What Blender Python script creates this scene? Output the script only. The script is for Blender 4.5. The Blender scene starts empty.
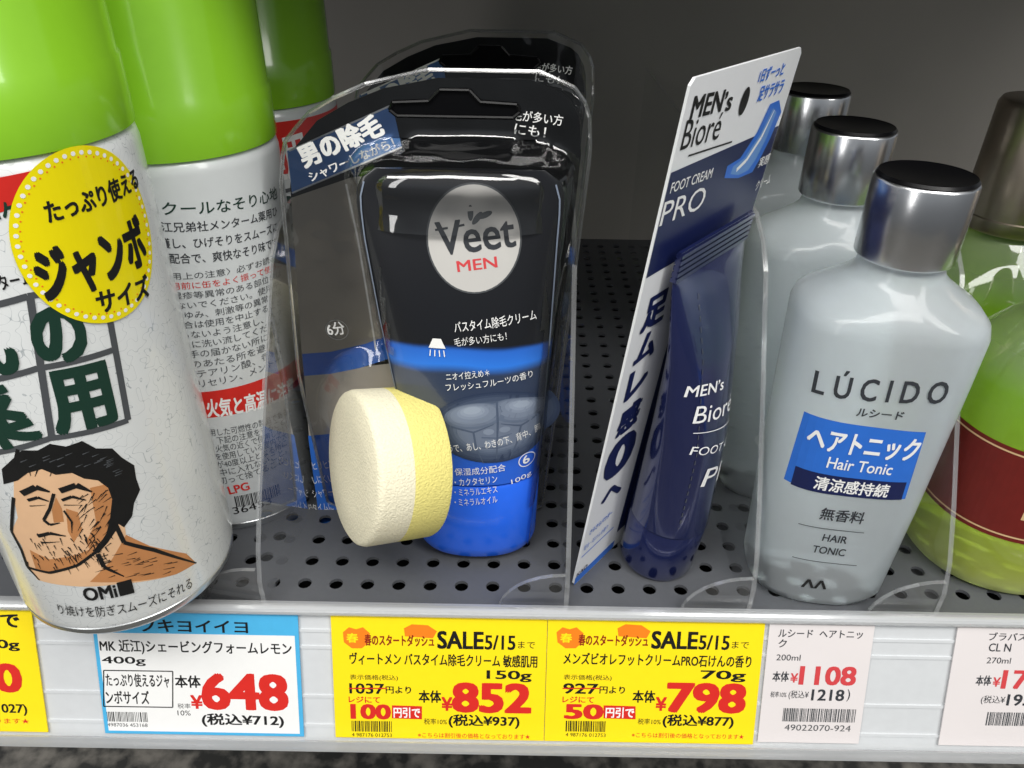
import bpy, bmesh, math, random
from mathutils import Vector, Matrix
random.seed(4)
S=.001
sc=bpy.context.scene; C=sc.collection
sc.view_settings.view_transform='Standard'; sc.view_settings.look='None'; sc.view_settings.exposure=0
rad=math.radians; sin=math.sin; cos=math.cos; PI=math.pi
# ---------------------------------------------------------------- camera (all lengths below in millimetres)
TH=rad(32); RO=rad(1.0); F=768.0
CAM=Vector((0,-174,194)); ct,st=cos(TH),sin(TH)
cd=bpy.data.cameras.new('camera'); cd.sensor_width=36; cd.lens=27; cd.clip_start=.005; cd.clip_end=50
co=bpy.data.objects.new('camera',cd); C.objects.link(co)
co.matrix_world=Matrix.Translation(CAM*S)@(Matrix.Rotation(PI/2-TH,4,'X')@Matrix.Rotation(RO,4,'Z'))
sc.camera=co
def ray(u,v):          # measuring helper: photograph point -> direction
    du,dv=u-512,v-384
    a=du*cos(RO)+dv*sin(RO); b=-du*sin(RO)+dv*cos(RO)
    r=a/F; p=-b/F
    return Vector((r,ct+p*st,-st+p*ct))
def hit(u,v,o,n):
    d=ray(u,v); return CAM+d*((o-CAM).dot(n)/d.dot(n))
# ---------------------------------------------------------------- materials
def lin(c): return c/12.92 if c<=.04045 else ((c+.055)/1.055)**2.4
def H(h): return tuple(lin(int(h[i:i+2],16)/255) for i in (0,2,4))+(1,)
def newmat(n):
    m=bpy.data.materials.new(n); m.use_nodes=True; nt=m.node_tree
    return m,nt,nt.nodes['Principled BSDF']
def mat(n,col,rough=.5,metal=0,var=.06,scale=300,bump=0,trans=0,ior=1.45,coat=0,spec=.5):
    m,nt,b=newmat(n)
    col=H(col) if isinstance(col,str) else tuple(col)+(1,)
    tc=nt.nodes.new('ShaderNodeTexCoord'); nz=nt.nodes.new('ShaderNodeTexNoise')
    nz.inputs['Scale'].default_value=scale; nz.inputs['Detail'].default_value=3
    nt.links.new(tc.outputs['Object'],nz.inputs['Vector'])
    mx=nt.nodes.new('ShaderNodeMix'); mx.data_type='RGBA'
    mx.inputs['A'].default_value=tuple(max(0,c*(1-var)) for c in col[:3])+(1,)
    mx.inputs['B'].default_value=tuple(min(1,c*(1+var)) for c in col[:3])+(1,)
    nt.links.new(nz.outputs['Fac'],mx.inputs['Factor']); nt.links.new(mx.outputs['Result'],b.inputs['Base Color'])
    b.inputs['Roughness'].default_value=rough; b.inputs['Metallic'].default_value=metal
    b.inputs['Transmission Weight'].default_value=trans; b.inputs['IOR'].default_value=ior; b.inputs['Specular IOR Level'].default_value=spec
    b.inputs['Coat Weight'].default_value=coat; b.inputs['Coat Roughness'].default_value=.08
    if bump:
        bp=nt.nodes.new('ShaderNodeBump'); bp.inputs['Strength'].default_value=bump; bp.inputs['Distance'].default_value=.0006
        nt.links.new(nz.outputs['Fac'],bp.inputs['Height']); nt.links.new(bp.outputs['Normal'],b.inputs['Normal'])
    return m
def clearmat(n,tint=.96,base=.02,gain=.55,rough=.08,bump=0,haze=0,scale=60):
    m=bpy.data.materials.new(n); m.use_nodes=True; nt=m.node_tree; nt.nodes.clear()
    out=nt.nodes.new('ShaderNodeOutputMaterial'); tr=nt.nodes.new('ShaderNodeBsdfTransparent'); gl=nt.nodes.new('ShaderNodeBsdfGlossy')
    tr.inputs['Color'].default_value=(tint,tint,tint,1); gl.inputs['Roughness'].default_value=rough; gl.inputs['Color'].default_value=(1,1,1,1)
    lw=nt.nodes.new('ShaderNodeFresnel'); lw.inputs['IOR'].default_value=1.45
    ma=nt.nodes.new('ShaderNodeMath'); ma.operation='MULTIPLY_ADD'; ma.inputs[1].default_value=gain; ma.inputs[2].default_value=base; ma.use_clamp=True
    nt.links.new(lw.outputs['Fac'],ma.inputs[0])
    mx=nt.nodes.new('ShaderNodeMixShader'); nt.links.new(ma.outputs[0],mx.inputs[0]); nt.links.new(tr.outputs[0],mx.inputs[1]); nt.links.new(gl.outputs[0],mx.inputs[2])
    last=mx
    if haze:
        df=nt.nodes.new('ShaderNodeBsdfDiffuse'); df.inputs['Color'].default_value=(.8,.82,.83,1)
        m2=nt.nodes.new('ShaderNodeMixShader'); m2.inputs[0].default_value=haze
        nt.links.new(mx.outputs[0],m2.inputs[1]); nt.links.new(df.outputs[0],m2.inputs[2]); last=m2
    if bump:
        tc=nt.nodes.new('ShaderNodeTexCoord'); nz=nt.nodes.new('ShaderNodeTexNoise'); nz.inputs['Scale'].default_value=scale; nz.inputs['Detail'].default_value=1
        nt.links.new(tc.outputs['Object'],nz.inputs['Vector'])
        bp=nt.nodes.new('ShaderNodeBump'); bp.inputs['Strength'].default_value=bump; bp.inputs['Distance'].default_value=.003
        nt.links.new(nz.outputs['Fac'],bp.inputs['Height']); nt.links.new(bp.outputs['Normal'],gl.inputs['Normal']); nt.links.new(bp.outputs['Normal'],lw.inputs['Normal'])
    nt.links.new(last.outputs[0],out.inputs[0]); return m
M={}
M['black']=mat('ink_black','161616',.45); M['dkgrey']=mat('ink_grey','4c4f52',.5); M['soft']=mat('ink_soft_black','34373c',.5); M['white']=mat('ink_white','f2f2f0',.45)
M['red']=mat('ink_red','d42a22',.45); M['fadered']=mat('ink_faded_red','cf4448',.45); M['brown']=mat('ink_brown','8a2410',.45); M['orange']=mat('ink_orange','f08018',.5); M['dkgreen']=mat('ink_green','17382c',.45)
M['tagyellow']=mat('tag_yellow','fbe018',.4,var=.03); M['tagwhite']=mat('tag_white','eeeeec',.4,var=.02); M['taggrey']=mat('tag_dull_white','e0dad9',.4,var=.03,scale=60); M['cardwhite']=mat('card_white','eef0f2',.35,var=.02,coat=.3); M['tagblue']=mat('tag_blue','4db0e0',.4)
M['paleblue']=mat('ink_pale_blue','6795d2',.45); M['blue']=mat('ink_blue','2f6fd0',.35); M['navy']=mat('ink_navy','1a2350',.3)
M['skin']=mat('ink_skin','e2b890',.5,var=.12,scale=120); M['skindark']=mat('ink_skin_shade','bd8150',.5,var=.18,scale=160); M['sticker']=mat('sticker_yellow','f5e400',.3,var=.02,coat=.3)
M['silver']=mat('card_silver','b0aaa1',.35,var=.25,scale=40,coat=.4)
T0=(0x30,0x3c,0x54); T1=(0xa0,0xaa,0xba)
for i in range(12):
    M['torso%d'%i]=mat('ink_torso_tone','%02x%02x%02x'%tuple(int(a+(b-a)*i/11) for a,b in zip(T0,T1)),.4,var=.1,scale=150)
M['logo']=mat('logo_silver','c3c1bd',.3,var=.06,scale=60); M['maroon']=mat('label_maroon','6f211c',.35,var=.12); M['gold']=mat('ink_gold','d9b98a',.35)
M['green_cap']=mat('lime_plastic','8dca2a',.25,var=.03,coat=.6)
M['rim']=mat('tin_rim','b9bcbd',.3,metal=.9)
M['charcoal']=mat('card_charcoal','1d1e20',.35,var=.2)
M['blister']=clearmat('blister_plastic',.94,.05,1.0,.05,bump=.6,scale=60)
M['blister_edge']=clearmat('blister_edge',.7,.15,.9,.1,haze=.06)
M['acrylic']=clearmat('clear_acrylic',.94,.045,.7,.05,haze=.03)
M['acrylic_edge']=clearmat('acrylic_edge',.8,.1,.9,.12,haze=.16)
M['rail']=mat('rail_grey','d0d3d5',.3,var=.05,coat=.6); M['rail_lip']=clearmat('rail_lip',.9,.1,.8,.1,haze=.3)
M['shelf']=mat('shelf_paint','595b5f',.42,metal=.1,var=.06,scale=500,bump=.05)
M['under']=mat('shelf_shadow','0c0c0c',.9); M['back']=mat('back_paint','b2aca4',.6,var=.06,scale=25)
M['cap_metal']=mat('brushed_silver','dcdddf',.25,metal=1,var=.03); M['cap_black']=mat('gloss_black','08080a',.3,spec=.25)
M['frost']=mat('frosted_glass','f0f8fb',.3,var=.02,trans=.67,ior=1.2,coat=.35)
M['navy_tube']=mat('navy_tube','222b5c',.22,metal=.5,var=.06,coat=1)
M['tubecap']=mat('blue_cap','2768ea',.25,var=.04,coat=.4)
M['cap_brown']=mat('satin_cap','b3a594',.28,metal=.95,var=.08)
# clear green bottle: glass over a bright coloured liquid
m,nt,b=newmat('green_glass'); tc=nt.nodes.new('ShaderNodeTexCoord'); sp=nt.nodes.new('ShaderNodeSeparateXYZ'); mu=nt.nodes.new('ShaderNodeMath'); mu.operation='MULTIPLY'; mu.inputs[1].default_value=10
cr=nt.nodes.new('ShaderNodeValToRGB'); e=cr.color_ramp.elements; e[0].position=0; e[0].color=H('f8feb4'); e[1].position=1; e[1].color=H('d8e8c4')
for p_,c_ in ((.1,'eefb78'),(.3,'dcf65a'),(.5,'c0ee4e'),(.72,'a8e044'),(.8,'bfe09a')): k=e.new(p_); k.color=H(c_)
nt.links.new(tc.outputs['Object'],sp.inputs[0]); nt.links.new(sp.outputs['Z'],mu.inputs[0]); nt.links.new(mu.outputs[0],cr.inputs['Fac']); nt.links.new(cr.outputs['Color'],b.inputs['Base Color'])
b.inputs['Roughness'].default_value=.06; b.inputs['Transmission Weight'].default_value=.95; b.inputs['IOR'].default_value=1.4; b.inputs['Coat Weight'].default_value=1; b.inputs['Coat Roughness'].default_value=.02
tl=nt.nodes.new('ShaderNodeBsdfTranslucent'); nt.links.new(cr.outputs['Color'],tl.inputs['Color']); df=nt.nodes.new('ShaderNodeBsdfDiffuse'); nt.links.new(cr.outputs['Color'],df.inputs['Color'])
a1=nt.nodes.new('ShaderNodeMixShader'); a1.inputs[0].default_value=.65; nt.links.new(tl.outputs[0],a1.inputs[1]); nt.links.new(df.outputs[0],a1.inputs[2])
a2=nt.nodes.new('ShaderNodeMixShader'); nt.links.new(b.outputs[0],a2.inputs[1]); nt.links.new(a1.outputs[0],a2.inputs[2])
mr=nt.nodes.new('ShaderNodeMapRange'); mr.inputs['From Min'].default_value=.03; mr.inputs['From Max'].default_value=.085; mr.inputs['To Min'].default_value=.6; mr.inputs['To Max'].default_value=.26     # liquid below, clear glass above
nt.links.new(sp.outputs['Z'],mr.inputs['Value']); nt.links.new(mr.outputs['Result'],a2.inputs[0])
nt.links.new(a2.outputs[0],nt.nodes['Material Output'].inputs[0]); M['greenglass']=m
# white can lacquer with fine squiggles
m,nt,b=newmat('can_white'); tc=nt.nodes.new('ShaderNodeTexCoord'); nz=nt.nodes.new('ShaderNodeTexNoise'); nz.inputs['Scale'].default_value=460; nz.inputs['Detail'].default_value=0
cr=nt.nodes.new('ShaderNodeValToRGB'); e=cr.color_ramp.elements
e[0].position=.487; e[0].color=H('e0e3e2'); e[1].position=.513; e[1].color=H('e0e3e2'); k=e.new(.5); k.color=H('a4abae')
nt.links.new(tc.outputs['Object'],nz.inputs['Vector']); nt.links.new(nz.outputs['Fac'],cr.inputs['Fac']); nt.links.new(cr.outputs['Color'],b.inputs['Base Color'])
b.inputs['Roughness'].default_value=.3; b.inputs['Coat Weight'].default_value=.5; M['can']=m
M['canplain']=mat('can_plain','d6dada',.3,var=.03,coat=.5)
# depilatory tube, colour by height
m,nt,b=newmat('tube_print'); tc=nt.nodes.new('ShaderNodeTexCoord'); sp=nt.nodes.new('ShaderNodeSeparateXYZ'); mu=nt.nodes.new('ShaderNodeMath'); mu.operation='MULTIPLY'; mu.inputs[1].default_value=1/.14
nz=nt.nodes.new('ShaderNodeTexNoise'); nz.inputs['Scale'].default_value=25; ad=nt.nodes.new('ShaderNodeMath'); ad.operation='MULTIPLY_ADD'; ad.inputs[1].default_value=.05
cr=nt.nodes.new('ShaderNodeValToRGB'); cr.color_ramp.elements[0].position=.0; cr.color_ramp.elements[0].color=H('2663d6'); cr.color_ramp.elements[1].position=1; cr.color_ramp.elements[1].color=H('1b1c20')
for p_,c_ in ((.32,'2663d6'),(.41,'1f51a8'),(.475,'303c54'),(.565,'303c54'),(.585,'2f7ae0'),(.62,'2a69cc'),(.63,'16181d'),(.8,'1a1b1f')):
    k=cr.color_ramp.elements.new(p_); k.color=H(c_)
nt.links.new(tc.outputs['Object'],sp.inputs[0]); nt.links.new(sp.outputs['Z'],mu.inputs[0]); nt.links.new(tc.outputs['Object'],nz.inputs['Vector'])
nt.links.new(nz.outputs['Fac'],ad.inputs[0]); nt.links.new(mu.outputs[0],ad.inputs[2]); nt.links.new(ad.outputs[0],cr.inputs['Fac']); nt.links.new(cr.outputs['Color'],b.inputs['Base Color'])
b.inputs['Roughness'].default_value=.28; b.inputs['Coat Weight'].default_value=.6; b.inputs['Coat Roughness'].default_value=.06; M['veet_tube']=m
M['spg_w']=mat('sponge_white','ebe4c8',.9,var=.16,scale=1500,bump=.7); M['spg_y']=mat('sponge_yellow','eade86',.9,var=.16,scale=1500,bump=.7)
# floor speckle
m,nt,b=newmat('floor_speckle'); tc=nt.nodes.new('ShaderNodeTexCoord'); nz=nt.nodes.new('ShaderNodeTexNoise'); nz.inputs['Scale'].default_value=90; nz.inputs['Detail'].default_value=6
cr=nt.nodes.new('ShaderNodeValToRGB'); cr.color_ramp.elements[0].position=.4; cr.color_ramp.elements[0].color=H('2a2a28'); cr.color_ramp.elements[1].position=.68; cr.color_ramp.elements[1].color=H('77736c')
nt.links.new(tc.outputs['Object'],nz.inputs['Vector']); nt.links.new(nz.outputs['Fac'],cr.inputs['Fac']); nt.links.new(cr.outputs['Color'],b.inputs['Base Color']); M['floor']=m
# ---------------------------------------------------------------- object helpers
def obj(name,bm,mats,parent=None,smooth=False):
    for v in bm.verts: v.co*=S
    me=bpy.data.meshes.new(name); bm.to_mesh(me); bm.free()
    for m in (mats if isinstance(mats,list) else [mats]): me.materials.append(m)
    if smooth:
        me.shade_smooth() if hasattr(me,'shade_smooth') else None
        try: me.set_sharp_from_angle(angle=rad(40))
        except Exception: pass
    o=bpy.data.objects.new(name,me); C.objects.link(o)
    if parent: o.parent=parent
    return o
def tag(o,label,cat,group=None):
    o['label']=label; o['category']=cat
    if group: o['group']=group
    return o
def thing(name,label,cat,loc=(0,0,0),rotz=0,group=None):
    o=bpy.data.objects.new(name,None); o.empty_display_size=.01; C.objects.link(o)
    o.location=Vector(loc)*S; o.rotation_euler=(0,0,rotz); return tag(o,label,cat,group)
def struct(o): o['kind']='structure'; return o
def dup(o,parent=None):
    c=o.copy(); C.objects.link(c)
    if parent: c.parent=parent
    for ch in list(o.children): dup(ch,c)
    return c
def box(bm,a,b,mi=0):
    x0,y0,z0=a; x1,y1,z1=b
    v=[bm.verts.new(p) for p in ((x0,y0,z0),(x1,y0,z0),(x1,y1,z0),(x0,y1,z0),(x0,y0,z1),(x1,y0,z1),(x1,y1,z1),(x0,y1,z1))]
    for f in ((3,2,1,0),(4,5,6,7),(0,1,5,4),(1,2,6,5),(2,3,7,6),(3,0,4,7)):
        bm.faces.new([v[i] for i in f]).material_index=mi
def lathe(prof,n=64):
    bm=bmesh.new(); rings=[]
    for r,z in prof:
        if r<1e-6: rings.append([bm.verts.new((0,0,z))])
        else: rings.append([bm.verts.new((r*sin(2*PI*i/n),-r*cos(2*PI*i/n),z)) for i in range(n)])
    for a,b in zip(rings,rings[1:]):
        for i in range(n):
            j=(i+1)%n
            if len(a)==1: bm.faces.new([a[0],b[j],b[i]])
            elif len(b)==1: bm.faces.new([a[i],a[j],b[0]])
            else: bm.faces.new([a[i],a[j],b[j],b[i]])
    bmesh.ops.recalc_face_normals(bm,faces=bm.faces); return bm
def spow(c,e): return math.copysign(abs(c)**e,c)
def loft(secs,n=64,caps=True):   # (z,cx,cy,a,b,exponent)
    bm=bmesh.new(); rings=[]
    for z,cx,cy,a,b,e in secs:
        rings.append([bm.verts.new((cx+a*spow(sin(2*PI*i/n),2/e),cy-b*spow(cos(2*PI*i/n),2/e),z)) for i in range(n)])
    for a,b in zip(rings,rings[1:]):
        for i in range(n):
            j=(i+1)%n; bm.faces.new([a[i],a[j],b[j],b[i]])
    if caps: bm.faces.new(rings[0][::-1]); bm.faces.new(rings[-1])
    bmesh.ops.recalc_face_normals(bm,faces=bm.faces); return bm
def interp(tab,z):
    if z<=tab[0][0]: return tab[0][1:]
    for p,q in zip(tab,tab[1:]):
        if z<=q[0]:
            t=(z-p[0])/(q[0]-p[0]); return tuple(a+(b-a)*t for a,b in zip(p[1:],q[1:]))
    return tab[-1][1:]
_tc={}
def glyphs(s,shear):
    k=(s,shear)
    if k not in _tc:
        cu=bpy.data.curves.new('t','FONT'); cu.body=s; cu.size=1; cu.shear=shear; cu.resolution_u=3; cu.dimensions='2D'; cu.fill_mode='FRONT'
        o=bpy.data.objects.new('t',cu); me=o.to_mesh()
        vs=[(v.co.x,v.co.y) for v in me.vertices]; fs=[tuple(p.vertices) for p in me.polygons]
        o.to_mesh_clear(); bpy.data.objects.remove(o); bpy.data.curves.remove(cu); _tc[k]=(vs,fs)
    return _tc[k]
class Print:     # flat artwork collected in label coordinates, then laid on its surface
    def __init__(s,inv=None): s.bm=bmesh.new(); s.mats=[]; s.inv=inv
    def mi(s,m):
        m=M[m]
        if m not in s.mats: s.mats.append(m)
        return s.mats.index(m)
    def poly(s,pts,m,l=0):
        f=s.bm.faces.new([s.bm.verts.new((p[0],p[1],l)) for p in pts]); f.material_index=s.mi(m)
    def polypx(s,pts,m,l=0): s.poly([s.inv(*p) for p in pts],m,l)
    def rect(s,x0,y0,x1,y1,m,l=0): s.poly([(x0,y0),(x1,y0),(x1,y1),(x0,y1)],m,l)
    def ell(s,cx,cy,rx,ry,m,l=0,n=48,rot=0):
        c,d=cos(rot),sin(rot); s.poly([(cx+rx*cos(2*PI*i/n)*c-ry*sin(2*PI*i/n)*d,cy+rx*cos(2*PI*i/n)*d+ry*sin(2*PI*i/n)*c) for i in range(n)],m,l)
    def ring(s,cx,cy,r,w,m,l=2,n=18):
        for k in range(n):
            a0=2*PI*k/n; a1=2*PI*(k+1)/n; s.line((cx+r*cos(a0),cy+r*sin(a0)),(cx+r*cos(a1),cy+r*sin(a1)),w,m,l)
    def line(s,p,q,w,m,l=1,w2=None):
        p=Vector(p); q=Vector(q); d=(q-p).normalized(); o=Vector((-d.y,d.x))/2; w2=w if w2 is None else w2
        s.poly([p-o*w,q-o*w2,q+o*w2,p+o*w],m,l)
    def linepx(s,pts,w,m,l=1,w2=None):
        q=[s.inv(*p) for p in pts]
        for i,(a,b) in enumerate(zip(q,q[1:])): s.line(a,b,w,m,l+i*.01,w2 if i==len(q)-2 else None)
    def text(s,t,o,ex,ey,w,h,m,l=1,bold=0,shear=0):
        vs,fs=glyphs(t,shear)
        if not vs: return
        x0=min(v[0] for v in vs); x1=max(v[0] for v in vs); y0=min(v[1] for v in vs); y1=max(v[1] for v in vs)
        k=s.mi(m); ex=Vector(ex); ey=Vector(ey); o=Vector(o)
        offs=[(0,0)] if not bold else [(1,.7),(-1,.7),(1,-.7),(-1,-.7)]
        if bold>.031: offs=offs+[(0,0),(0,.8),(0,-.8),(1.05,0),(-1.05,0)]
        for q,(bx,by) in enumerate(offs):
            nv=[]
            for x,y in vs:
                p=o+ex*((x-x0+bx*bold)/(x1-x0)*w)+ey*((y-y0+by*bold)/max(1e-6,y1-y0)*h); nv.append(s.bm.verts.new((p.x,p.y,l+q*.05)))
            for f in fs:
                try: s.bm.faces.new([nv[i] for i in f]).material_index=k
                except ValueError: pass
    def T(s,t,BL,BR,TL,m,l=1,bold=0,shear=0):
        a=s.inv(*BL); b=s.inv(*BR); c=s.inv(*TL); ex=(b-a); w=ex.length; ex=ex/w; ey=Vector((-ex.y,ex.x))
        s.text(t,a,ex,ey,w,abs((c-a).dot(ey)),m,l,bold,shear)
    def R(s,t,u0,v,u1,h,m,l=1,bold=0,sl=.018): s.T(t,(u0,v),(u1,v+(u1-u0)*sl),(u0,v-h),m,l,bold)
    def TC(s,t,c,w,h,m,l=1,bold=0,shear=0,rot=0):     # baseline may slope, uprights stay upright
        a=s.inv(*c); ex=Vector((cos(rot),sin(rot))); ey=Vector((0,1)); s.text(t,a-ex*w/2-ey*h/2,ex,ey,w,h,m,l,bold,shear)
    def bars(s,x0,y0,x1,y1,m='black',l=1):
        x=x0
        while x<x1-.2:
            w=random.choice((.18,.18,.3,.42)); s.rect(x,y0,min(x1,x+w),y1,m,l); x+=w+random.choice((.2,.25,.4))
    def build(s,name,parent,f=None,step=0,ystep=0,th=.06,base=.08):
        bm=s.bm
        def cut(ax,stp):
            lo=min(v.co[ax] for v in bm.verts); hi=max(v.co[ax] for v in bm.verts); x=math.floor(lo/stp)*stp+stp
            while x<hi:
                pc=Vector((0,0,0)); pn=Vector((0,0,0)); pc[ax]=x; pn[ax]=1
                bmesh.ops.bisect_plane(bm,geom=bm.verts[:]+bm.edges[:]+bm.faces[:],plane_co=pc,plane_no=pn,dist=1e-5); x+=stp
        if step: cut(0,step)
        if ystep: cut(1,ystep)
        for v in bm.verts:
            off=base+th*v.co.z
            v.co=f(v.co.x,v.co.y,off) if f else Vector((v.co.x,v.co.y,off))
        return obj(name,bm,s.mats,parent)
# ---------------------------------------------------------------- setting
bm=bmesh.new(); box(bm,(-900,-900,-264),(900,1200,-260)); struct(obj('floor',bm,M['floor']))
bm=bmesh.new(); box(bm,(-420,326,-60),(420,330,420)); struct(obj('back_wall',bm,M['back']))
bm=bmesh.new(); box(bm,(-420,12,250),(420,325,254)); box(bm,(-420,10,228),(420,12,254)); struct(obj('upper_shade_shelf',bm,M['shelf']))  # last box pair: unseen shelf overhead, added and hung low to darken the recess
# perforated shelf
bm=bmesh.new(); P_=10.5; NX,NY=46,30; x0=-NX*P_/2; y0=3.0; n=12; HR=2.3
for i in range(NX):
    for j in range(NY):
        cx=x0+(i+.5)*P_; cy=y0+(j+.5)*P_; q=[]
        for k in range(n):
            a=2*PI*k/n; c,s_=cos(a),sin(a); mx=max(abs(c),abs(s_)); q.append(((cx+c/mx*P_/2,cy+s_/mx*P_/2),(cx+HR*c,cy+HR*s_)))
        ov=[bm.verts.new((p[0][0],p[0][1],0)) for p in q]; iv=[bm.verts.new((p[1][0],p[1][1],0)) for p in q]; dv=[bm.verts.new((p[1][0],p[1][1],-1.2)) for p in q]
        for k in range(n):
            l=(k+1)%n; bm.faces.new([ov[k],ov[l],iv[l],iv[k]]); bm.faces.new([iv[k],iv[l],dv[l],dv[k]])
        for sx,sy,k in ((1,1,1),(-1,1,4),(-1,-1,7),(1,-1,10)):
            cv=bm.verts.new((cx+sx*P_/2,cy+sy*P_/2,0)); bm.faces.new([ov[k],cv,ov[k+1]])
bmesh.ops.remove_doubles(bm,verts=bm.verts,dist=.001)
box(bm,(x0,-5,-3),(-x0,y0,0)); box(bm,(x0,-5,-34),(-x0,-4,-3.0))
box(bm,(x0,y0+NY*P_,-3),(-x0,326,0))
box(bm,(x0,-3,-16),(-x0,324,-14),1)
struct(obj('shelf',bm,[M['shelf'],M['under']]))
# ---------------------------------------------------------------- price rail and tags
TO=Vector((0,-6,1)); TEY=Vector((0,.32,.9474)); TN=Vector((0,-.9474,.32)); TA=math.acos(.32); TB=-44.8
rail=thing('price_rail','long clear and grey plastic price rail clipped along the shelf front','price rail'); rail.location=TO*S; rail.rotation_euler=(TA,0,0)
bm=bmesh.new(); box(bm,(-241,-47,-2.2),(241,2,-.9))
for yy in (-6,-12,-30,-41): box(bm,(-241,yy-.5,-.9),(241,yy+.5,-.5))
obj('rail_backing',bm,M['rail'],rail)
bm=bmesh.new(); box(bm,(-241,-48,-2.2),(241,-47,3.2)); box(bm,(-241,-47,2.4),(241,-44.2,3.2)); obj('bottom_lip',bm,M['rail_lip'],rail)
bm=bmesh.new()
for k in range(8):
    a0,a1=PI*k/8-PI/2,PI*(k+1)/8-PI/2
    v=[bm.verts.new(p) for p in ((-241,2.2+2.2*sin(a0),-.6+3*cos(a0)),(241,2.2+2.2*sin(a0),-.6+3*cos(a0)),(241,2.2+2.2*sin(a1),-.6+3*cos(a1)),(-241,2.2+2.2*sin(a1),-.6+3*cos(a1)))]
    bm.faces.new(v)
obj('top_lip',bm,M['rail_lip'],rail,True)
def price_tag(x0,x1,card,label,top=0,bot=TB,group=None):
    xc=(x0+x1)/2; t=thing('price_tag',label,'price tag',group=group); t.location=(TO+Vector((xc,0,0))+TEY*bot)*S; t.rotation_euler=(TA,0,0)
    bm=bmesh.new(); box(bm,(x0-xc,0,-.3),(x1-xc,top-bot,.1)); obj('tag_card',bm,M[card],t)
    def inv(u,v):
        p=hit(u,v,TO,TN); return Vector((p.x-xc,(p-TO).dot(TEY)-bot))
    return t,Print(inv),(x1-x0)/2,top-bot
def fin(t,P): P.build('printing',t,None,base=.16,th=.03)
def sale(x0,x1,du,label,name,grams,was,off,offw,price,tax):
    t,P,hw,hh=price_tag(x0,x1,'tagyellow',label)
    D=lambda u:u+du
    P.polypx([(D(343),632),(D(349),627),(D(356),629),(D(363),627),(D(370),633),(D(369),642),(D(362),648),(D(352),648),(D(344),642)],'orange',0)
    P.R('春',D(347),642,D(358),9,'tagyellow',1,.03)
    P.polypx([(D(404),628),(D(412),624),(D(428),625),(D(437),631),(D(433),638),(D(405),636)],'orange',0)
    P.R('春のスタートダッシュ',D(365),645,D(434),11,'brown',1,.03)
    P.R('SALE',D(438),648,D(483),17,'black',1,.03); P.R('5/15',D(485),649,D(515),14,'black',1,.02); P.R('まで',D(518),648,D(535),7,'black')
    P.R(name,D(350),664,D(537),12,'black',1,.02); P.R(grams,D(487),681,D(531),11,'black',1,.02)
    P.R('表示価格(税込)',D(350),680,D(398),6,'black'); P.R(was,D(350),693,D(384),10,'black',1,.02); P.R('円より',D(386),693,D(411),7,'black',1,.02)
    P.linepx([(D(349),688),(D(387),688)],.4,'red',2); P.R('レジにて',D(349),702,D(380),6,'red',1,.02)
    P.R(off,D(352),718,D(352+offw),14,'red',1,.04); P.polypx([(D(354+offw),705),(D(422),706),(D(422),719),(D(354+offw),718)],'red',0); P.R('円引で',D(356+offw),717,D(420),10,'white',2,.03)
    P.R('本体',D(419),702,D(441),12,'black',1,.025); P.R('¥',D(442),710,D(452),13,'red',1,.03); P.R(price,D(454),711,D(529),28,'red',1,.04)
    P.R('税率10%',D(424),724,D(447),6,'black'); P.R('(税込¥'+tax+')',D(449),727,D(519),13,'black',1,.025)
    a=P.inv(D(352),731); b=P.inv(D(392),721); P.bars(a.x,a.y,b.x,b.y); P.R('4 987176 012753',D(352),736,D(392),3.5,'black')
    P.R('※こちらは割引後の価格となっております★',D(418),737,D(530),5,'red')
    fin(t,P); return t
sale(-56.5,12.6,0,'yellow sale tag reading 852 in red, left of the two adjoining yellow tags','ヴィートメン バスタイム除毛クリーム 敏感肌用','150g','1037','100',38,'852','937')
sale(12.8,82,213.5,'yellow sale tag reading 798 in red, below the navy foot cream','メンズビオレフットクリームPRO石けんの香り','70g','927','50',36,'798','877')
t,P,hw,hh=price_tag(-221,-152,'tagyellow','yellow sale tag cut off by the left edge of the photo')
P.R('SALE5/15まで',-100,625,20,14,'black',1,.03); P.R('150g',-22,650,20,11,'black',1,.02); P.R('980',-55,690,22,27,'red',1,.04); P.R('(税込¥1027)',-45,714,28,13,'black',1,.02); P.R('となっております★',-50,722,30,5,'red'); fin(t,P)
t,P,hw,hh=price_tag(-133,-67,'tagblue','white price tag with blue frame reading 648 in red, below the big spray can')
P.rect(-hw+1.3,1.1,hw-1.3,hh-7.5,'tagwhite',0)
P.R('ツキヨイイヨ',140,631,248,12,'black',1,.02)
P.R('MK 近江)シェービングフォームレモン',101,653,292,14,'black',1,.02); P.R('400g',103,665,146,9,'black',1,.015)
q=[(104,670),(173,671),(173,707),(104,706),(104,670)]; P.linepx(q,.4,'black',1)
P.R('たっぷり使えるジャ',107,686,170,13,'black',1,.02); P.R('ンボサイズ',107,703,150,13,'black',1,.02)
P.R('本体',176,687,201,12,'black',1,.025); P.R('税率',178,708,191,5,'black'); P.R('10%',178,715,191,5,'black'); P.R('¥',192,708,203,13,'red',1,.03); P.R('648',205,708,287,34,'red',1,.04)
P.R('(税込¥712)',203,726,284,13,'black',1,.025); a=P.inv(108,721); b=P.inv(148,712); P.bars(a.x,a.y,b.x,b.y); P.R('4987036 453168',108,726,148,3.5,'black'); fin(t,P)
t,P,hw,hh=price_tag(83.5,117,'taggrey','narrow white price tag reading 1108 in red, below the frosted bottle',-.5,TB+1)
P.R('ルシード  ヘアトニッ',778,637,862,8,'soft',1,.01); P.R('ク',778,647,786,8,'soft',1,.01); P.R('200ml',776,660,800,6,'soft')
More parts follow.
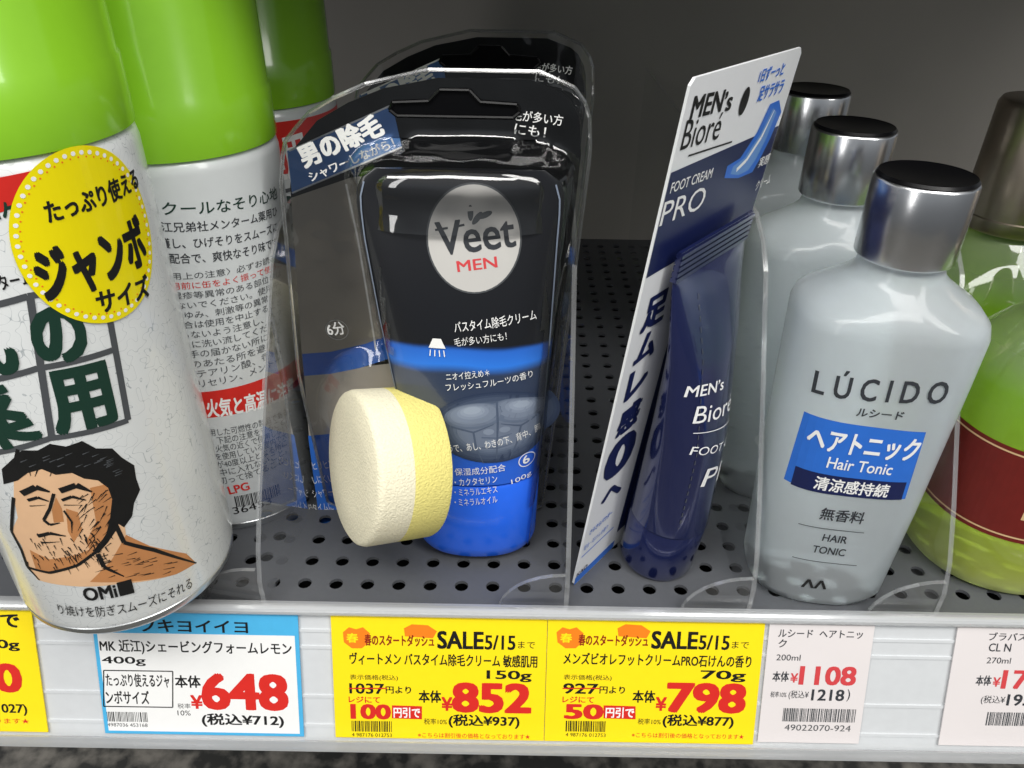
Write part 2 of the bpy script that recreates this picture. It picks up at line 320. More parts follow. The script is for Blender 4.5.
P.R('本体',772,681,788,10,'soft',1,.02); P.R('¥',790,682,797,9,'fadered',1,.02); P.R('1108',799,684,854,18,'fadered',1,.03)
P.R('税率10%',770,697,786,6,'soft'); P.R('(税込¥',788,699,808,9,'soft'); P.R('1218',811,700,843,11,'soft',1,.02); P.R(')',846,701,849,12,'soft')
a=P.inv(782,721); b=P.inv(856,709); P.bars(a.x,a.y,b.x,b.y,'dkgrey'); P.R('49022070-924',784,730,850,6,'dkgrey'); fin(t,P)
t,P,hw,hh=price_tag(143.5,178,'taggrey','narrow white price tag cut off by the right edge, below the green bottle',-.5,TB+1)
P.R('ブラバス ヘアリキ',988,640,1068,8,'soft',1,.01); P.R('CL N',988,651,1010,8,'soft',1,.01); P.R('270ml',986,663,1010,6,'soft'); P.R('本体',975,685,990,10,'soft',1,.02); P.R('¥',992,686,999,9,'fadered',1,.02); P.R('1780',1001,688,1056,18,'fadered',1,.03)
P.R('(税込¥',980,704,1004,9,'soft'); P.R('1958',1006,705,1040,11,'soft',1,.02); a=P.inv(985,725); b=P.inv(1060,713); P.bars(a.x,a.y,b.x,b.y,'dkgrey'); fin(t,P)
# ---------------------------------------------------------------- dividers
def divider(x,label,h=112,rz=0):
    t=thing('shelf_divider',label,'divider',(x,0,0),rz)
    pr=[(-3,0),(-3,12),(0,22),(8,38),(25,68),(44,100),(52,107),(64,h),(318,h),(318,0)]
    bm=bmesh.new(); vs=[bm.verts.new((0,y,z)) for y,z in pr]; bm.faces.new(vs)
    for a,b in zip(pr,pr[1:-1]):
        v=[bm.verts.new(p) for p in ((-.75,a[0],a[1]),(.75,a[0],a[1]),(.75,b[0],b[1]),(-.75,b[0],b[1]))]; bm.faces.new(v).material_index=1
    obj('panel',bm,[M['acrylic'],M['acrylic_edge']],t)
    bm=bmesh.new(); pts=[(-.8,0),(-.8,17)]
    for k in range(1,9):
        a=PI/2*k/8; pts.append((-.8-21*sin(a),17-16.4*(1-cos(a))))
    pts.append((-21.8,0)); vs=[bm.verts.new((x_,-2.6,z)) for x_,z in pts]; bm.faces.new(vs)
    for a,b in zip(pts[1:],pts[2:]):
        v=[bm.verts.new(p) for p in ((a[0],-3.3,a[1]),(a[0],-1.9,a[1]),(b[0],-1.9,b[1]),(b[0],-3.3,b[1]))]; bm.faces.new(v).material_index=1
    obj('front_stop',bm,[M['acrylic'],M['acrylic_edge']],t)
divider(-78,'clear acrylic divider between the spray cans and the blister packs',112,rad(-5))
divider(18.5,'clear acrylic divider between the blister packs and the foot cream')
divider(77,'clear acrylic divider between the foot cream and the frosted bottles')
divider(137,'clear acrylic divider between the frosted bottles and the green bottles')
# ---------------------------------------------------------------- spray cans
RC=30.5
def spray_can(cx,cy,z0,label,skin='canplain'):
    t=thing('spray_can',label,'spray can',(cx,cy,z0),0,'spray cans standing in a row at the left')
    d=RC-29
    obj('can_body',lathe([(28.4+d,3.5),(29+d,6),(29+d,129),(28.5+d,131.5),(27+d,133.2)],96),M[skin],t,True)
    obj('base_rim',lathe([(0,2.2),(24+d,2.2),(25+d,0),(27.2+d,0),(28.6+d,2),(28.7+d,3.6),(28.4+d,3.9)],96),M['rim'],t,True)
    obj('cap',lathe([(27+d,132.5),(28.9+d,133),(29+d,134),(29+d,147.5),(28.5+d,148.3),(28.3+d,178),(26.8+d,183),(23.5+d,186),(0,187)],96),M['green_cap'],t,True)
    def inv(u,v):
        d=ray(u,v); ox,oy=CAM.x-cx,CAM.y-cy; A=d.x**2+d.y**2; B=ox*d.x+oy*d.y; Cc=ox*ox+oy*oy-RC*RC; D=max(0,B*B-A*Cc)
        k=(-B-math.sqrt(D))/A; p=CAM+d*k; return Vector((RC*math.atan2(p.x-cx,-(p.y-cy)),p.z-z0))
    return t,Print(inv)
def wrap(s,z,off): a=s/RC; return Vector(((RC+off)*sin(a),-(RC+off)*cos(a),z))
# front can
t,P=spray_can(-118,0.5,17,'large lime capped spray can with round yellow sticker, nearest of the cans','can')
P.polypx([(-30,182),(62,163),(44,196),(-30,222)],'red',0)
P.T('ーク',(-8,232),(22,226),(-10,205),'dkgreen',1,.03)
P.T('ターム',(2,290),(34,283),(0,275),'black',1,.02)
for q in ([(-40,312),(28,296),(104,278)],[(-40,384),(38,368),(112,350)],[(-40,452),(50,438),(128,420)],[(30,296),(52,438)],[(102,278),(128,420)]): P.linepx(q,1.5,'dkgrey',1)
P.T('の',(43,365),(90,354),(34,312),'dkgreen',2,.05); P.T('用',(60,433),(116,420),(47,374),'dkgreen',2,.045); P.T('薬',(-20,451),(42,437),(-26,388),'dkgreen',2,.04); P.T('ん',(-20,378),(24,368),(-26,322),'dkgreen',2,.05)
# ink drawing of a man's head and shoulder, set a little higher and flatter than the lettering below it
def Q(pts): return [(p[0],450+(p[1]-450)*.94) for p in pts]
P.polypx(Q([(14,480),(30,464),(70,455),(104,462),(120,482),(122,512),(126,540),(150,552),(186,560),(196,570),(176,582),(120,592),(66,594),(38,588),(28,574),(22,552),(12,536),(18,522),(14,500)]),'skin',0)
for q in ([(126,540),(150,552),(186,560),(196,570),(176,582),(120,590),(90,590),(112,566)],[(90,490),(106,486),(118,505),(116,532),(104,552),(92,560),(86,548),(96,526)],[(30,556),(50,566),(80,560),(96,552),(84,570),(56,580),(36,576)],[(56,500),(62,512),(64,526),(54,527),(52,514)],[(66,512),(78,516),(82,534),(74,548),(68,536)]): P.polypx(Q(q),'skindark',.5)
hair=[(4,486),(2,470),(14,458),(22,450),(38,450),(50,443),(66,446),(82,440),(96,448),(112,448),(122,458),(134,466),(136,480),(140,492),(134,506),(132,520),(124,532),(118,528),(120,514),(112,502),(108,490),(98,482),(84,480),(72,474),(56,476),(42,470),(28,474),(18,482)]
P.polypx(Q(hair),'black',1)
P.polypx(Q([(112,502),(120,514),(118,532),(108,548),(98,560),(94,556),(106,540),(110,522)]),'black',1)
rr=random.Random(8)
def L(pts,w,m,l,w2): P.linepx(Q(pts),w,m,l,w2)
for i in range(34):
    x=rr.uniform(16,130); y=452+rr.uniform(-5,8)+(max(0,x-95)**1.3)*.2; L([(x,y),(x+rr.uniform(-9,9),y+rr.uniform(10,22))],.8,'black',1.3,.1)
for i in range(26):
    x=rr.uniform(20,122); y=462+rr.uniform(-8,6)+(max(0,x-95)**1.3)*.2; L([(x,y),(x+7,y-3)],.3,'dkgrey',1.6,.08)
for pts,w,w2 in (([(22,496),(36,489),(50,494)],1.7,.5),([(60,493),(76,487),(92,494)],1.7,.4),([(28,503),(38,500),(49,504)],.9,.3),([(62,503),(72,499),(86,503)],.9,.3),([(30,509),(46,508)],.3,.1),([(64,508),(82,508)],.3,.1),([(54,496),(50,512),(44,524),(50,529),(60,527)],.8,.3),([(64,514),(72,526),(72,538)],.5,.1),([(38,541),(50,538),(66,541)],1.1,.3),([(42,548),(60,547)],.6,.1),([(14,500),(12,536),(22,556),(28,574),(40,588)],.9,.4),([(28,574),(50,580),(78,572),(98,556),(112,530)],.9,.5),([(116,530),(124,548),(154,556),(196,570)],1.1,.4),([(98,560),(104,574),(124,584)],1.1,.3),([(118,506),(126,500),(130,512),(124,526),(116,526)],.6,.3)): L(pts,w,'black',2,w2)
for i in range(90):
    x=rr.uniform(28,110); y=rr.uniform(542,576)-(abs(x-60)*.22); L([(x,y),(x+rr.uniform(1,5),y+rr.uniform(3,8))],.32,'black',2,.08)
for i in range(50):
    x=rr.uniform(82,116); y=rr.uniform(490,552); L([(x,y),(x+rr.uniform(-9,-3),y+rr.uniform(4,10))],.3,'black',2,.06)
for i in range(34):
    x=rr.uniform(104,184); y=rr.uniform(558,584); L([(x,y),(x+rr.uniform(-12,-6),y+rr.uniform(1,4))],.3,'black',2,.06)
P.T('OMi■',(86,600),(134,592),(84,587),'black',3,.03); P.T('り焼けを防ぎスムーズにそれる',(60,613),(192,587),(58,603),'black',3)
P.build('label_print',t,wrap,step=1.8)
P2=Print(P.inv); c=P2.inv(96,238); rx,ry=16.4,19.8
P2.ell(c.x,c.y,rx,ry,'sticker',0,64)
for k in range(52):
    a=2*PI*k/52; P2.ell(c.x+rx*.93*cos(a),c.y+ry*.93*sin(a),.5,.5,'white',1,8); P2.ell(c.x+rx*.885*cos(a+.06),c.y+ry*.885*sin(a+.06),.22,.22,'orange',1,6)
P2.T('たっぷり使える',(49,223),(137,187),(42,201),'black',2,.033); P2.T('ジャンボ',(47,302),(147,262),(35,250),'black',2,.05); P2.T('サイズ',(98,313),(148,295),(93,291),'black',2,.033)
P2.build('sticker',t,wrap,step=1.8,base=.4)
# second can
t,P=spray_can(-104,62,0,'lime capped spray can with lines of small print, second from the front')
rows=[('・クールなそり心地',208,13,'dkgreen'),('近江兄弟社メンターム薬用ひ',225,10,'soft'),('保護し、ひげそりをスムーズに',241,10,'soft'),('ール配合で、爽快なそり味です',256,10,'soft')]
for s_,v,h,m_ in rows: P.T(s_,(150,v+6),(277,v-10),(150,v+6-h),m_,1,.008)
small=['〈ご使用上の注意〉必ずお読み下','・ご使用前に缶をよく振って使うこ','・傷、湿疹等異常のある部位には','使用しないでください。使用中、','赤み、かゆみ、刺激等の異常が現','現れた場合は使用を中止すること','・目に入らないよう注意し、入っ','た時は直ちに洗い流してください','・お子様の手の届かない所に置く','・直射日光のあたる所を避けて','成分:水、ステアリン酸、香料、','ラウレス、グリセリン、メントー']
for i,s_ in enumerate(small): P.T(s_,(146,278+i*9.6),(281,257+i*9.5),(146,271+i*9.6),'red' if i==1 else 'dkgrey',1)
a=P.inv(205,418); P.rect(a.x,a.y,a.x+40,a.y+10,'red',0); P.T('火気と高温に注意',(208,417),(294,394),(206,399),'white',1,.03)
for i,s_ in enumerate(['を使用した可燃性の製品である','ため、下記の注意を守ること。','①炎や火気の近くで使用しない','②火気を使用している室内で大','③温度が40度以上となる所に','④火の中に入れないこと。','⑤使い切って捨てること。']): P.T(s_,(196,436+i*8.2),(287,415+i*7.6),(196,429+i*8.2),'dkgrey',1)
P.T('LPG',(230,494),(250,489),(230,486),'red',2,.02)
a=P.inv(236,505); P.bars(a.x,a.y-1,a.x+16,a.y+4); P.T('36453',(234,514),(272,503),(234,507),'black',2)
P.build('label_print',t,wrap,step=1.8)
t,P=spray_can(-98.5,124,0,'lime capped spray can behind the other two, at the back of its row')
a=P.inv(280,128); P.rect(a.x-10,a.y-16,a.x+40,a.y+2,'red',0); P.T('薬用',(262,185),(310,172),(260,140),'white',1,.03); P.T('の',(278,235),(304,226),(274,200),'dkgreen',1,.05); P.T('用',(282,288),(308,278),(279,250),'dkgreen',1,.045)
for q in ([(262,196),(312,182)],[(262,246),(312,232)],[(262,298),(312,284)],[(274,196),(282,296)]): P.linepx(q,1.4,'dkgrey',1)
P.build('label_print',t,wrap,step=1.8)
bm=bmesh.new(); box(bm,(-136,-3,.2),(-98,24,1.2)); box(bm,(-136,-3,1.2),(-135,24,16)); box(bm,(-99,-3,1.2),(-98,24,16)); box(bm,(-136,-3,16),(-98,24,17)); tag(obj('can_riser',bm,M['acrylic']),'small clear plastic step under the nearest spray can','riser')
# ---------------------------------------------------------------- blister packs
pk=thing('blister_pack','clear blister pack of black and blue tube with round sponge, front one','blister pack',(-26,46,0),0,'blister packs one behind the other')
XL=[(0,-36),(4,-42),(60,-45.5),(125,-42),(136,-39.5),(144,-32),(149,-23),(153,-13),(156,2)]
XR=[(0,32),(4,38),(71,43),(135,47),(146,46),(151,43),(154,39),(156,32)]
TS=[(5,14.5,20.2,13),(8,14.5,20.8,13.8),(34,14.5,21.2,14),(36,14.3,21.4,14),(60,13.5,23.8,13),(90,12,26.4,9.5),(115,11,28.2,4.5),(124,11,28.6,2.2),(128,11,28.2,1.6),(131,11,26.6,1.2),(133.5,11,23,1.0)]
bm=bmesh.new(); pts=[]
zs=[0,2,4,20,60,100,125,136,140,144,147,149,151,153,156]
for z in zs: pts.append((interp(XR,z)[0]-2.5,z*.98+1))
for z in zs[::-1]: pts.append((interp(XL,z)[0]+2.5,z*.98+1))
vf=[bm.verts.new((x,-.8,z)) for x,z in pts]; vb=[bm.verts.new((x,-.2,z)) for x,z in pts]; bm.faces.new(vf); bm.faces.new(vb[::-1])
for i in range(len(pts)):
    j=(i+1)%len(pts); bm.faces.new([vf[i],vb[i],vb[j],vf[j]])
card=obj('backing_card',bm,M['charcoal'],pk)
def inv(u,v):
    p=hit(u,v,Vector((0,45,0)),Vector((0,-1,0))); return Vector((p.x+26,p.z))
P=Print(inv)
P.polypx([(291,198),(350,178),(392,172),(404,260),(404,352),(302,356)],'silver',0); P.linepx([(346,184),(358,240),(368,300),(376,350)],.6,'white',1); P.polypx([(302,354),(330,352),(365,344),(404,330),(404,354),(360,368),(330,374),(304,376)],'blue',1); P.polypx([(304,374),(404,362),(410,440),(310,450)],'silver',0); P.polypx([(308,436),(330,434),(370,420),(424,396),(424,545),(346,552),(330,545),(320,525)],'blue',.5)
P.polypx([(287,151),(392,104),(402,148),(292,194)],'paleblue',1)
P.linepx([(289,151),(392,105)],.5,'white',2); P.linepx([(292,193),(402,147)],.5,'white',2)
P.T('男の除毛',(306,168),(385,134),(299,146),'white',2,.05); P.T('シャワーしながら！',(312,182),(396,147),(309,172),'white',2,.025)
P.T('毛が多い方',(512,120),(562,126),(513,109),'white',2,.01); P.T('にも！',(514,134),(545,138),(515,123),'white',2,.01)
c=inv(337,330); P.ring(c.x,c.y,3.6,.4,'white')
P.T('6分',(329,336),(346,334),(328,323),'white',2,.02)
for i,s_ in enumerate(('ヒリヒリ','しにくい','シャワー','タイムに')): P.T(s_,(314,470+i*14),(334,468+i*14),(314,462+i*14),'white',2)
P.build('printing',card,lambda x,z,o:Vector((x,-.8-o,z)))
tb=obj('tube',loft([(z,cx,-15,a,b,2.2) for z,cx,a,b in TS[3:]],72),M['veet_tube'],pk,True)
obj('tube_cap',loft([(z,cx,-15,a,b,2.2) for z,cx,a,b in [(3,14.5,19,12)]+TS[:3]+[(35,14.4,20.6,13.4)]],72),M['tubecap'],tb,True)
def tsurf(x,z,off):
    cx,a,b=interp(TS,z); k=min(.999,abs((x-cx)/a)); return Vector((x,-15-(b)*(1-k**2.2)**(1/2.2)-off-.15,z))
def inv(u,v):
    p=hit(u,v,Vector((0,46-25,0)),Vector((0,-1,0))); return Vector((p.x+26,p.z))
P=Print(inv); c=inv(473,247)
P.ell(c.x,c.y,13.2,15.0,'dkgrey',0); P.ell(c.x,c.y,12.7,14.5,'logo',1)
P.T('Veet',(438,262),(516,254),(435,231),'soft',2,.014)
P.linepx([(433,238),(446,236)],.6,'soft',2.4); P.linepx([(453,235),(463,233)],.6,'soft',2.4)
for u_,v_,r_ in ((476,227,.9),(484,224,.4),(469,222,1.6)): c=P.inv(u_,v_); P.ell(c.x,c.y,2.1,.8,'dkgrey',2,20,r_)
P.T('MEN',(457,277),(497,273),(457,267),'fadered',2,.015)
P.T('バスタイム除毛クリーム',(455,333),(537,325),(454,323),'white',2,.005); P.T('毛が多い方にも！',(455,346),(507,341),(455,338),'white',2)
c=inv(437,345); P.poly([(c.x-2.5,c.y-1),(c.x+2.5,c.y-1),(c.x+1.2,c.y+2),(c.x-1.2,c.y+2)],'white',2)
for k in range(4): P.line((c.x-2+k*1.3,c.y-1.6),(c.x-2.2+k*1.45,c.y-3.6),.3,'white',2)
P.T('ニオイ控えめ＊',(447,378),(490,374),(447,371),'white',2); P.T('フレッシュフルーツの香り',(447,388),(533,380),(447,381),'white',2)
# torso picture in soft grey tones
def te(u,v,w,h,m,l,r=0):
    c=P.inv(u,v); P.ell(c.x,c.y,w,h,'torso%d'%max(0,min(11,int(m+.5))),l,36,r)
for k in range(9): f=1-.055*k; te(497,424,20*f,12.5*f,k*.8,.3+k*.04)
for k in range(7):
    f=1-.12*k; te(475-k*.4,411-k*.9,9.4*f,4.4*f,5+k*.8,.8+k*.04,.14); te(519+k*.4,409-k*.9,9.2*f,4.3*f,5+k*.8,.8+k*.04,-.14)
P.linepx([(497,398),(498,418),(497,452)],.7,'torso3',1.3,.3); P.linepx([(452,421),(474,426),(494,419)],.6,'torso3',1.3,.2); P.linepx([(541,418),(521,424),(501,419)],.6,'torso3',1.3,.2)
for v_ in (431,441): P.linepx([(482,v_),(497,v_+1.5),(512,v_-1)],.45,'torso4',1.3,.2)
P.linepx([(474,426),(477,442),(484,456)],.6,'torso3',1.3,.2); P.linepx([(521,424),(517,440),(510,454)],.6,'torso3',1.3,.2)
for (u_,v_) in ((489,426),(505,425),(490,437),(505,436)): te(u_,v_,1.7,1.1,8,1.2)
P.T('うで、あし、わきの下、背中、胸',(450,446),(541,436),(450,438),'white',3)
for i,s_ in enumerate(('保湿成分配合','・カクタセリン','・ミネラルエキス','・ミネラルオイル')): P.T(s_,(456,468+i*10),(498 if i else 506,465+i*10),(456,461+i*10),'white',2)
c=inv(527,460); P.ring(c.x,c.y,2.6,.3,'white'); P.T('6',(524,464),(530,463),(524,456),'white',2,.02); P.T('100g',(512,481),(532,479),(512,475),'white',2)
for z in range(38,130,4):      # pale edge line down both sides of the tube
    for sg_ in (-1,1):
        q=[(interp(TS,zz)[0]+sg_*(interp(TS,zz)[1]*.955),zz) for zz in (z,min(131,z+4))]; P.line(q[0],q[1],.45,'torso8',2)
P.build('printing',tb,tsurf,step=2.2,ystep=5)
# sponge
SX,SY,SZ=-13,-29,44
ax=Vector((-.86,-.46,.21)).normalized(); q=ax.to_track_quat('Z','Y').to_matrix()
sg=obj('sponge',lathe([(0,-12),(22.8,-12),(23.8,-11.5),(24.2,-10.5),(24.2,.5)],64),M['spg_y'],pk,True)
sw=obj('sponge_face',lathe([(24.2,.5),(24.2,9.4),(23.7,10.8),(22.6,11.5),(12,11.8),(0,11.9)],64),M['spg_w'],sg,True)
sg.location=Vector((SX,SY,SZ))*S; sg.rotation_euler=q.to_euler()
# blister shell: flange, side walls and shoulders of the moulded bubble, low collar round the sponge
bm=bmesh.new(); NZ,NXX=104,70; grid=[]; core=set()
for i in range(NZ+1):
    z=156*i/NZ; l=interp(XL,z)[0]; r=interp(XR,z)[0]; row=[]
    for j in range(NXX+1):
        f=j/NXX; x=l+(r-l)*f
        de=min(x-l,r-x,z,156-z)
        h=1.0
        cx,a,b=interp(TS,min(124,max(6,z)))
        kx=abs((x-cx)/(a+3.0)); kz=0 if z<126 else (z-126)/11
        kk=kx**3+(abs(kz)**3)
        if kk<1: h=max(h,1+(16+b)*(1-kk)**(1/2.6))
        rs=math.hypot((x-SX)/28,(z-SZ)/29)
        if rs<1: h=max(h,1+5*min(1,(1-rs)*5))
        h=1+(h-1)*min(1,max(0,(de-2)/3.0))
        v=bm.verts.new((x,-h,z)); row.append(v)
        if (kk<.5 and 3<z<118) or rs<.84 or (kk<.9 and z<80 and x<0): core.add(v)
    grid.append(row)
for a,b in zip(grid,grid[1:]):
    for j in range(NXX):
        f=[a[j],a[j+1],b[j+1],b[j]]
        if not all(v in core for v in f): bm.faces.new(f)
for _ in range(2): bmesh.ops.smooth_vert(bm,verts=[v for v in bm.verts if v.link_faces and not v.is_boundary],factor=.4,use_axis_y=True)
bmesh.ops.delete(bm,geom=[v for v in bm.verts if not v.link_faces],context='VERTS')
obj('blister_shell',bm,M['blister'],pk,True)
def strip(bm,pts,r):
    for a,b in zip(pts,pts[1:]):
        a=Vector(a); b=Vector(b); d=(b-a).normalized(); s1=Vector((0,1,0)); s2=d.cross(s1)
        ra=[bm.verts.new(a+(s1*cos(k*PI/3)+s2*sin(k*PI/3))*r) for k in range(6)]; rb=[bm.verts.new(b+(s1*cos(k*PI/3)+s2*sin(k*PI/3))*r) for k in range(6)]
        for k in range(6): bm.faces.new([ra[k],ra[(k+1)%6],rb[(k+1)%6],rb[k]])
bm=bmesh.new(); ln=[(interp(XL,z)[0],-.8,z) for z in [156*i/40 for i in range(41)]]; rn=[(interp(XR,z)[0],-.8,z) for z in [156*i/40 for i in range(41)]]
strip(bm,ln+rn[::-1]+[ln[0]],.6); obj('rim',bm,M['blister_edge'],pk)
bm=bmesh.new(); sl=[(-8,-1.6,147.5),(2,-1.6,148),(5,-1.6,151),(13,-1.6,151),(16,-1.6,148),(26,-1.6,147.5),(27,-1.6,145.6),(25,-1.6,144),(-7,-1.6,144),(-9,-1.6,145.6),(-8,-1.6,147.5)]
strip(bm,sl,.5); bm.faces.new([bm.verts.new((x,-1.3,z)) for x,_,z in sl[:-1]]); obj('hang_slot',bm,M['cap_black'],pk)
c=dup(pk); c.location=Vector((-19,122,0))*S; c['label']='clear blister pack standing behind the front one, only its top showing'
# ---------------------------------------------------------------- foot cream pack
B0=Vector((21.4,9,.2)); ex=Vector((.63,.7766,0)); ez=Vector((.0916,-.0743,1)).normalized(); nn=ex.cross(ez).normalized()
fc=thing('foot_cream_pack','navy foot cream tube on tall white and navy card leaning to the right','foot cream')
fc.matrix_world=Matrix(((ex.x,-nn.x,ez.x,B0.x*S),(ex.y,-nn.y,ez.y,B0.y*S),(ex.z,-nn.z,ez.z,B0.z*S),(0,0,0,1)))
bm=bmesh.new(); pts=[(1.5,0),(58.5,0),(60,1.5),(60,163),(58.5,164.5),(1.5,164.5),(0,163),(0,1.5)]
vf=[bm.verts.new((x,-.35,z)) for x,z in pts]; vb=[bm.verts.new((x,.35,z)) for x,z in pts]; bm.faces.new(vf); bm.faces.new(vb[::-1])
for i in range(8):
    j=(i+1)%8; bm.faces.new([vf[i],vb[i],vb[j],vf[j]])
card=obj('card',bm,M['cardwhite'],fc)
def invc(off):
    def f(u,v):
        p=hit(u,v,B0+nn*off,nn)-B0; return Vector((p.dot(ex),p.dot(ez)))
    return f
P=Print(invc(.4))
P.rect(.3,117,59.7,144,'navy',0); P.rect(24,8,59.7,117,'navy',0); P.rect(.3,.3,24,4,'blue',0)
P.TC('MEN',(708,104),15,4.8,'black',1,.025,0,-.05); P.TC('’s',(728,101),4.5,4.6,'black',1,.02,0,-.05); P.TC('Bioré',(703,130),19,6.8,'black',1,.0,0,-.05); c=P.inv(700,153); P.line((7,c.y+.6),(30,c.y-.6),.45,'black',1)
P.TC('FOOT CREAM',(692,180),21,2.6,'white',2,.01,0,-.05); P.TC('PRO',(684,205),22,6.2,'white',2,.0,0,-.05)
P.TC('1日ずーっと',(772,72),15,3.2,'blue',2,.03); P.TC('足サラサラ',(771,90),15,3.6,'blue',2,.03); P.TC('実感',(764,160),7,3.0,'white',2,.01); P.TC('クリーム',(763,182),10,3.0,'white',2,.01)
P.polypx([(724,178),(727,166),(740,158),(757,132),(770,104),(779,100),(781,112),(770,138),(760,158),(752,172),(738,178)],'blue',1); P.polypx([(730,174),(733,166),(744,158),(760,134),(773,108),(776,112),(766,138),(756,158),(748,170),(738,175)],'paleblue',1.4)
P.linepx([(736,170),(746,160),(761,137),(774,110)],1.2,'white',1.8,.3)
c=P.inv(744,101); P.ell(c.x,c.y,2.2,3.4,'black',2,24)
for s_,c_,w,h in (('足',(655,310),11,10),('ム',(646,346),10,9),('レ',(637,381),10,9.5),('感',(629,417),11,10),('0',(620,455),14,15),('へ',(612,492),11,6)): P.TC(s_,c_,w,h,'navy',2,.045)
P.TC('さらさらパウダー',(601,522),13,2.4,'blue',2,.02); P.TC('配合・石けんの香り',(596,537),14,2.4,'blue',2); P.TC('KAO',(582,570),6,1.9,'navy',2,.02); P.rect(1,13.5,20,14,'blue',1)
P.build('printing',card,lambda x,z,o:Vector((x,-.35-o,z)))
BS=[(3,30,-14,12,12,2),(5,30,-14,12.8,12.8,2),(24,30,-14,12.8,12.8,2),(25,30,-14,13.2,13,2),(60,30,-12,16,10.5,2),(90,30,-8.5,19,6,2),(112,30,-4,20.8,1.8,2),(114,30,-3.6,20.8,1.0,2)]
tb=obj('tube',loft(BS[3:],64),M['navy_tube'],fc,True)
bm=bmesh.new()
for k in range(5): box(bm,(9.2,-3.6-.9,114+k*1.7),(50.8,-3.6+.9,115.1+k*1.7)); box(bm,(9.2,-3.6-.5,115.1+k*1.7),(50.8,-3.6+.5,115.7+k*1.7))
obj('crimp',bm,M['navy_tube'],tb)
obj('cap',loft([(2.6,30,-14,11,11,2)]+BS[:3]+[(25,30,-14,12.2,12.2,2)],64),M['navy_tube'],tb,True)
P=Print(invc(20))
P.T('MEN’s',(705,408),(729,392),(705,400),'white',1,.012); P.T('Bioré',(702,429),(731,409),(702,417),'white',1,.0); P.linepx([(700,437),(733,415)],.25,'white',1); P.T('FOOT CREAM',(693,457),(735,430),(693,451),'white',1); P.T('PRO',(691,482),(729,456),(691,469),'white',1,.0)
def bsurf(x,z,o):
    tab=[(s[0],)+s[1:5] for s in BS]; cx,cy,a,b=interp(tab,z); k=min(.999,abs((x-cx)/a)); return Vector((x,cy-b*math.sqrt(1-k*k)-o-.12,z))
for k in range(26): P.rect(19.5,32+k*3,19.75,33.6+k*3,'dkgrey',0)
P.build('printing',tb,bsurf,step=2)
# ---------------------------------------------------------------- frosted bottles
LS=[(0,18,14,2.4),(1.2,20.6,16.4,2.5),(5,22.0,17.8,2.8),(40,23.2,19,3.1),(85,24.6,20,3.2),(99,25,20,3.2),(102.2,24.3,19.6,3.0),(104.6,22.2,18.4,2.7),(107.4,18,15.8,2.3),(110.2,14,13.2,2.1),(112.5,11.6,11.6,2),(115,10.8,10.8,2),(117.5,10.6,10.6,2)]
def frosted(loc,label,rz=rad(-8)):
    t=thing('tonic_bottle',label,'bottle',loc,rz,'frosted bottles in a row')
    obj('glass_body',loft([(z,0,0,a,b,e) for z,a,b,e in LS],72),M['frost'],t,True)
    cp=obj('cap',lathe([(0,116.4),(12.2,116.4),(12.6,117),(12.6,136.6),(12.3,137.2),(11.9,137.4)],64),M['cap_metal'],t,True)
    obj('cap_top',lathe([(12,136.9),(12.2,137.6),(11.6,138.3),(10.8,138.1),(0,137.7)],64),M['cap_black'],cp,True)
    return t
LC=Vector((103.5,18.5,0)); lt=frosted(LC,'frosted glass bottle with silver cap and blue label, nearest of the three')
for loc,lab in (((104,69,0),'frosted glass bottle with silver cap, middle of the three in its row'),((110,124,0),'frosted glass bottle with silver cap, farthest back of the three')):
    c=dup(lt); c.location=Vector(loc)*S; c.rotation_euler=(0,0,rad(-5)); c['label']=lab
lex=Vector((cos(rad(-8)),sin(rad(-8)),0)); ln=Vector((sin(rad(-8)),-cos(rad(-8)),0))
def inv(u,v):
    p=hit(u,v,LC+ln*19,ln)-LC; return Vector((p.dot(lex),p.z))
def lsurf(x,z,o):
    a,b,e=interp(LS,z); k=min(.999,abs(x)/a); return Vector((x,-b*(1-k**e)**(1/e)-o-.1,z))
P=Print(inv); P.polypx([(786,488),(906,501),(926,432),(806,417)],'blue',0); P.polypx([(792,490),(902,501),(907,483),(797,471)],'navy',1)
P.T('ヘアトニック',(806,449),(914,461),(811,427),'white',2,.03); P.T('Hair Tonic',(826,467),(890,474),(828,456),'white',2,.01); P.T('清涼感持続',(813,489),(886,497),(816,476),'white',2,.02)
P.build('blue_label',lt,lsurf,step=2)
P=Print(inv)
P.T('L Ú C I D O',(813,396),(944,403),(820,369),'soft',1,.018)
P.T('ルシード',(855,414),(901,418),(856,406),'soft',1,.02); P.T('無香料',(819,519),(862,524),(822,507),'soft',1,.015)
P.T('HAIR',(822,541),(846,544),(823,534),'soft',1,.015); P.T('TONIC',(812,553),(844,557),(814,546),'soft',1,.015); P.linepx([(799,526),(864,533)],.25,'soft',1); P.linepx([(793,560),(857,567)],.25,'soft',1)
P.T('ΛΛ',(802,589),(826,591),(804,581),'black',1,.03); P.build('printing',lt,lsurf,step=2)
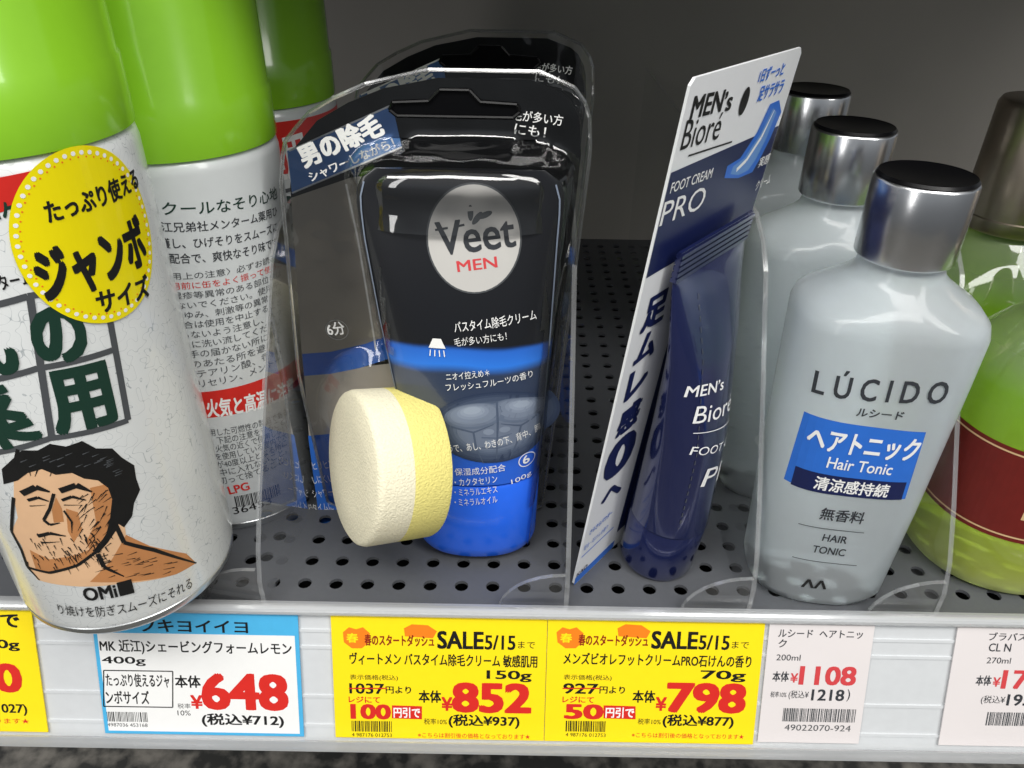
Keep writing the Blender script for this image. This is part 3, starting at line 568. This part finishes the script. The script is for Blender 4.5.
# ---------------------------------------------------------------- green bottles
GS=[(0,27,25,2.2),(1.5,31,29,2.3),(6,33,31,2.4),(60,33.5,31.5,2.4),(67,32.8,30.8,2.4),(74,30,28.5,2.3),(81,25.5,25,2.2),(87,20.5,20.5,2.1),(91,16.5,16.5,2),(95,14,14,2)]
gb=thing('green_bottle','bright green glass bottle with maroon label at the right edge','bottle',(176,36,0),0,'green bottles at the right edge')
obj('glass_body',loft([(z,0,0,a,b,e) for z,a,b,e in GS],72),M['greenglass'],gb,True)
obj('cap',lathe([(0,94),(17.6,94),(18.3,95),(18.1,99),(17.7,99.4),(17.2,137),(16.2,139),(14.5,139.4),(0,139)],64),M['cap_brown'],gb,True)
P=Print(None); P.rect(-52,25,40,58,'maroon',0); P.rect(-52,56,40,56.6,'gold',1); P.rect(-52,26.4,40,27,'gold',1); P.text('BRAVAS',(-18,34),(1,0),(0,1),46,11,'gold',1,.0)
def gsurf(x,z,o):      # label coordinate x = arc around the front
    a,b,e=interp(GS,z); th=x/33; d=(abs(sin(th)/a)**e+abs(cos(th)/b)**e)**(-1/e); return Vector(((d+o+.15)*sin(th),-(d+o+.15)*cos(th),z))
P.build('label',gb,gsurf,step=2)
c=dup(gb); c.location=Vector((187,106,0))*S; c['label']='green glass bottle with tall satin metal cap, behind the front green bottle'
# ---------------------------------------------------------------- light
w=bpy.data.worlds.new('World'); sc.world=w; w.use_nodes=True; wn=w.node_tree; bg=wn.nodes['Background']; bg.inputs['Strength'].default_value=.42
tc=wn.nodes.new('ShaderNodeTexCoord'); sp=wn.nodes.new('ShaderNodeSeparateXYZ'); cr=wn.nodes.new('ShaderNodeValToRGB')     # shop interior: bright ceiling, dim floor
wn.links.new(tc.outputs['Generated'],sp.inputs[0]); ma=wn.nodes.new('ShaderNodeMath'); ma.operation='MULTIPLY_ADD'; ma.inputs[1].default_value=.5; ma.inputs[2].default_value=.5
wn.links.new(sp.outputs['Z'],ma.inputs[0]); wn.links.new(ma.outputs[0],cr.inputs['Fac'])
e=cr.color_ramp.elements; e[0].position=.3; e[0].color=(.2,.21,.22,1); e[1].position=.82; e[1].color=(1,1,1,1); k=e.new(.5); k.color=(.34,.36,.38,1); k=e.new(.64); k.color=(.72,.77,.82,1)
wn.links.new(cr.outputs['Color'],bg.inputs['Color'])
def area(n,loc,tgt,sx,sy,p,col=(1,1,1)):
    l=bpy.data.lights.new(n,'AREA'); l.shape='RECTANGLE'; l.size=sx; l.size_y=sy; l.energy=p; l.color=col
    o=bpy.data.objects.new(n,l); C.objects.link(o); o.location=loc; o.rotation_euler=(Vector(tgt)-Vector(loc)).to_track_quat('-Z','Y').to_euler()
area('ceiling_light',(-.15,-.70,1.25),(0,.03,.05),1.6,.3,19,(1,.98,.95))
area('ceiling_light',(.7,-.62,1.15),(0,.03,.05),.25,1.3,10,(1,.98,.95))
area('highlight_strip',(-.62,-.75,.55),(0,.03,.07),.12,.9,2.2,(1,.99,.97))  # added unseen strip lamp giving upright highlights on tubes, cans and bottles
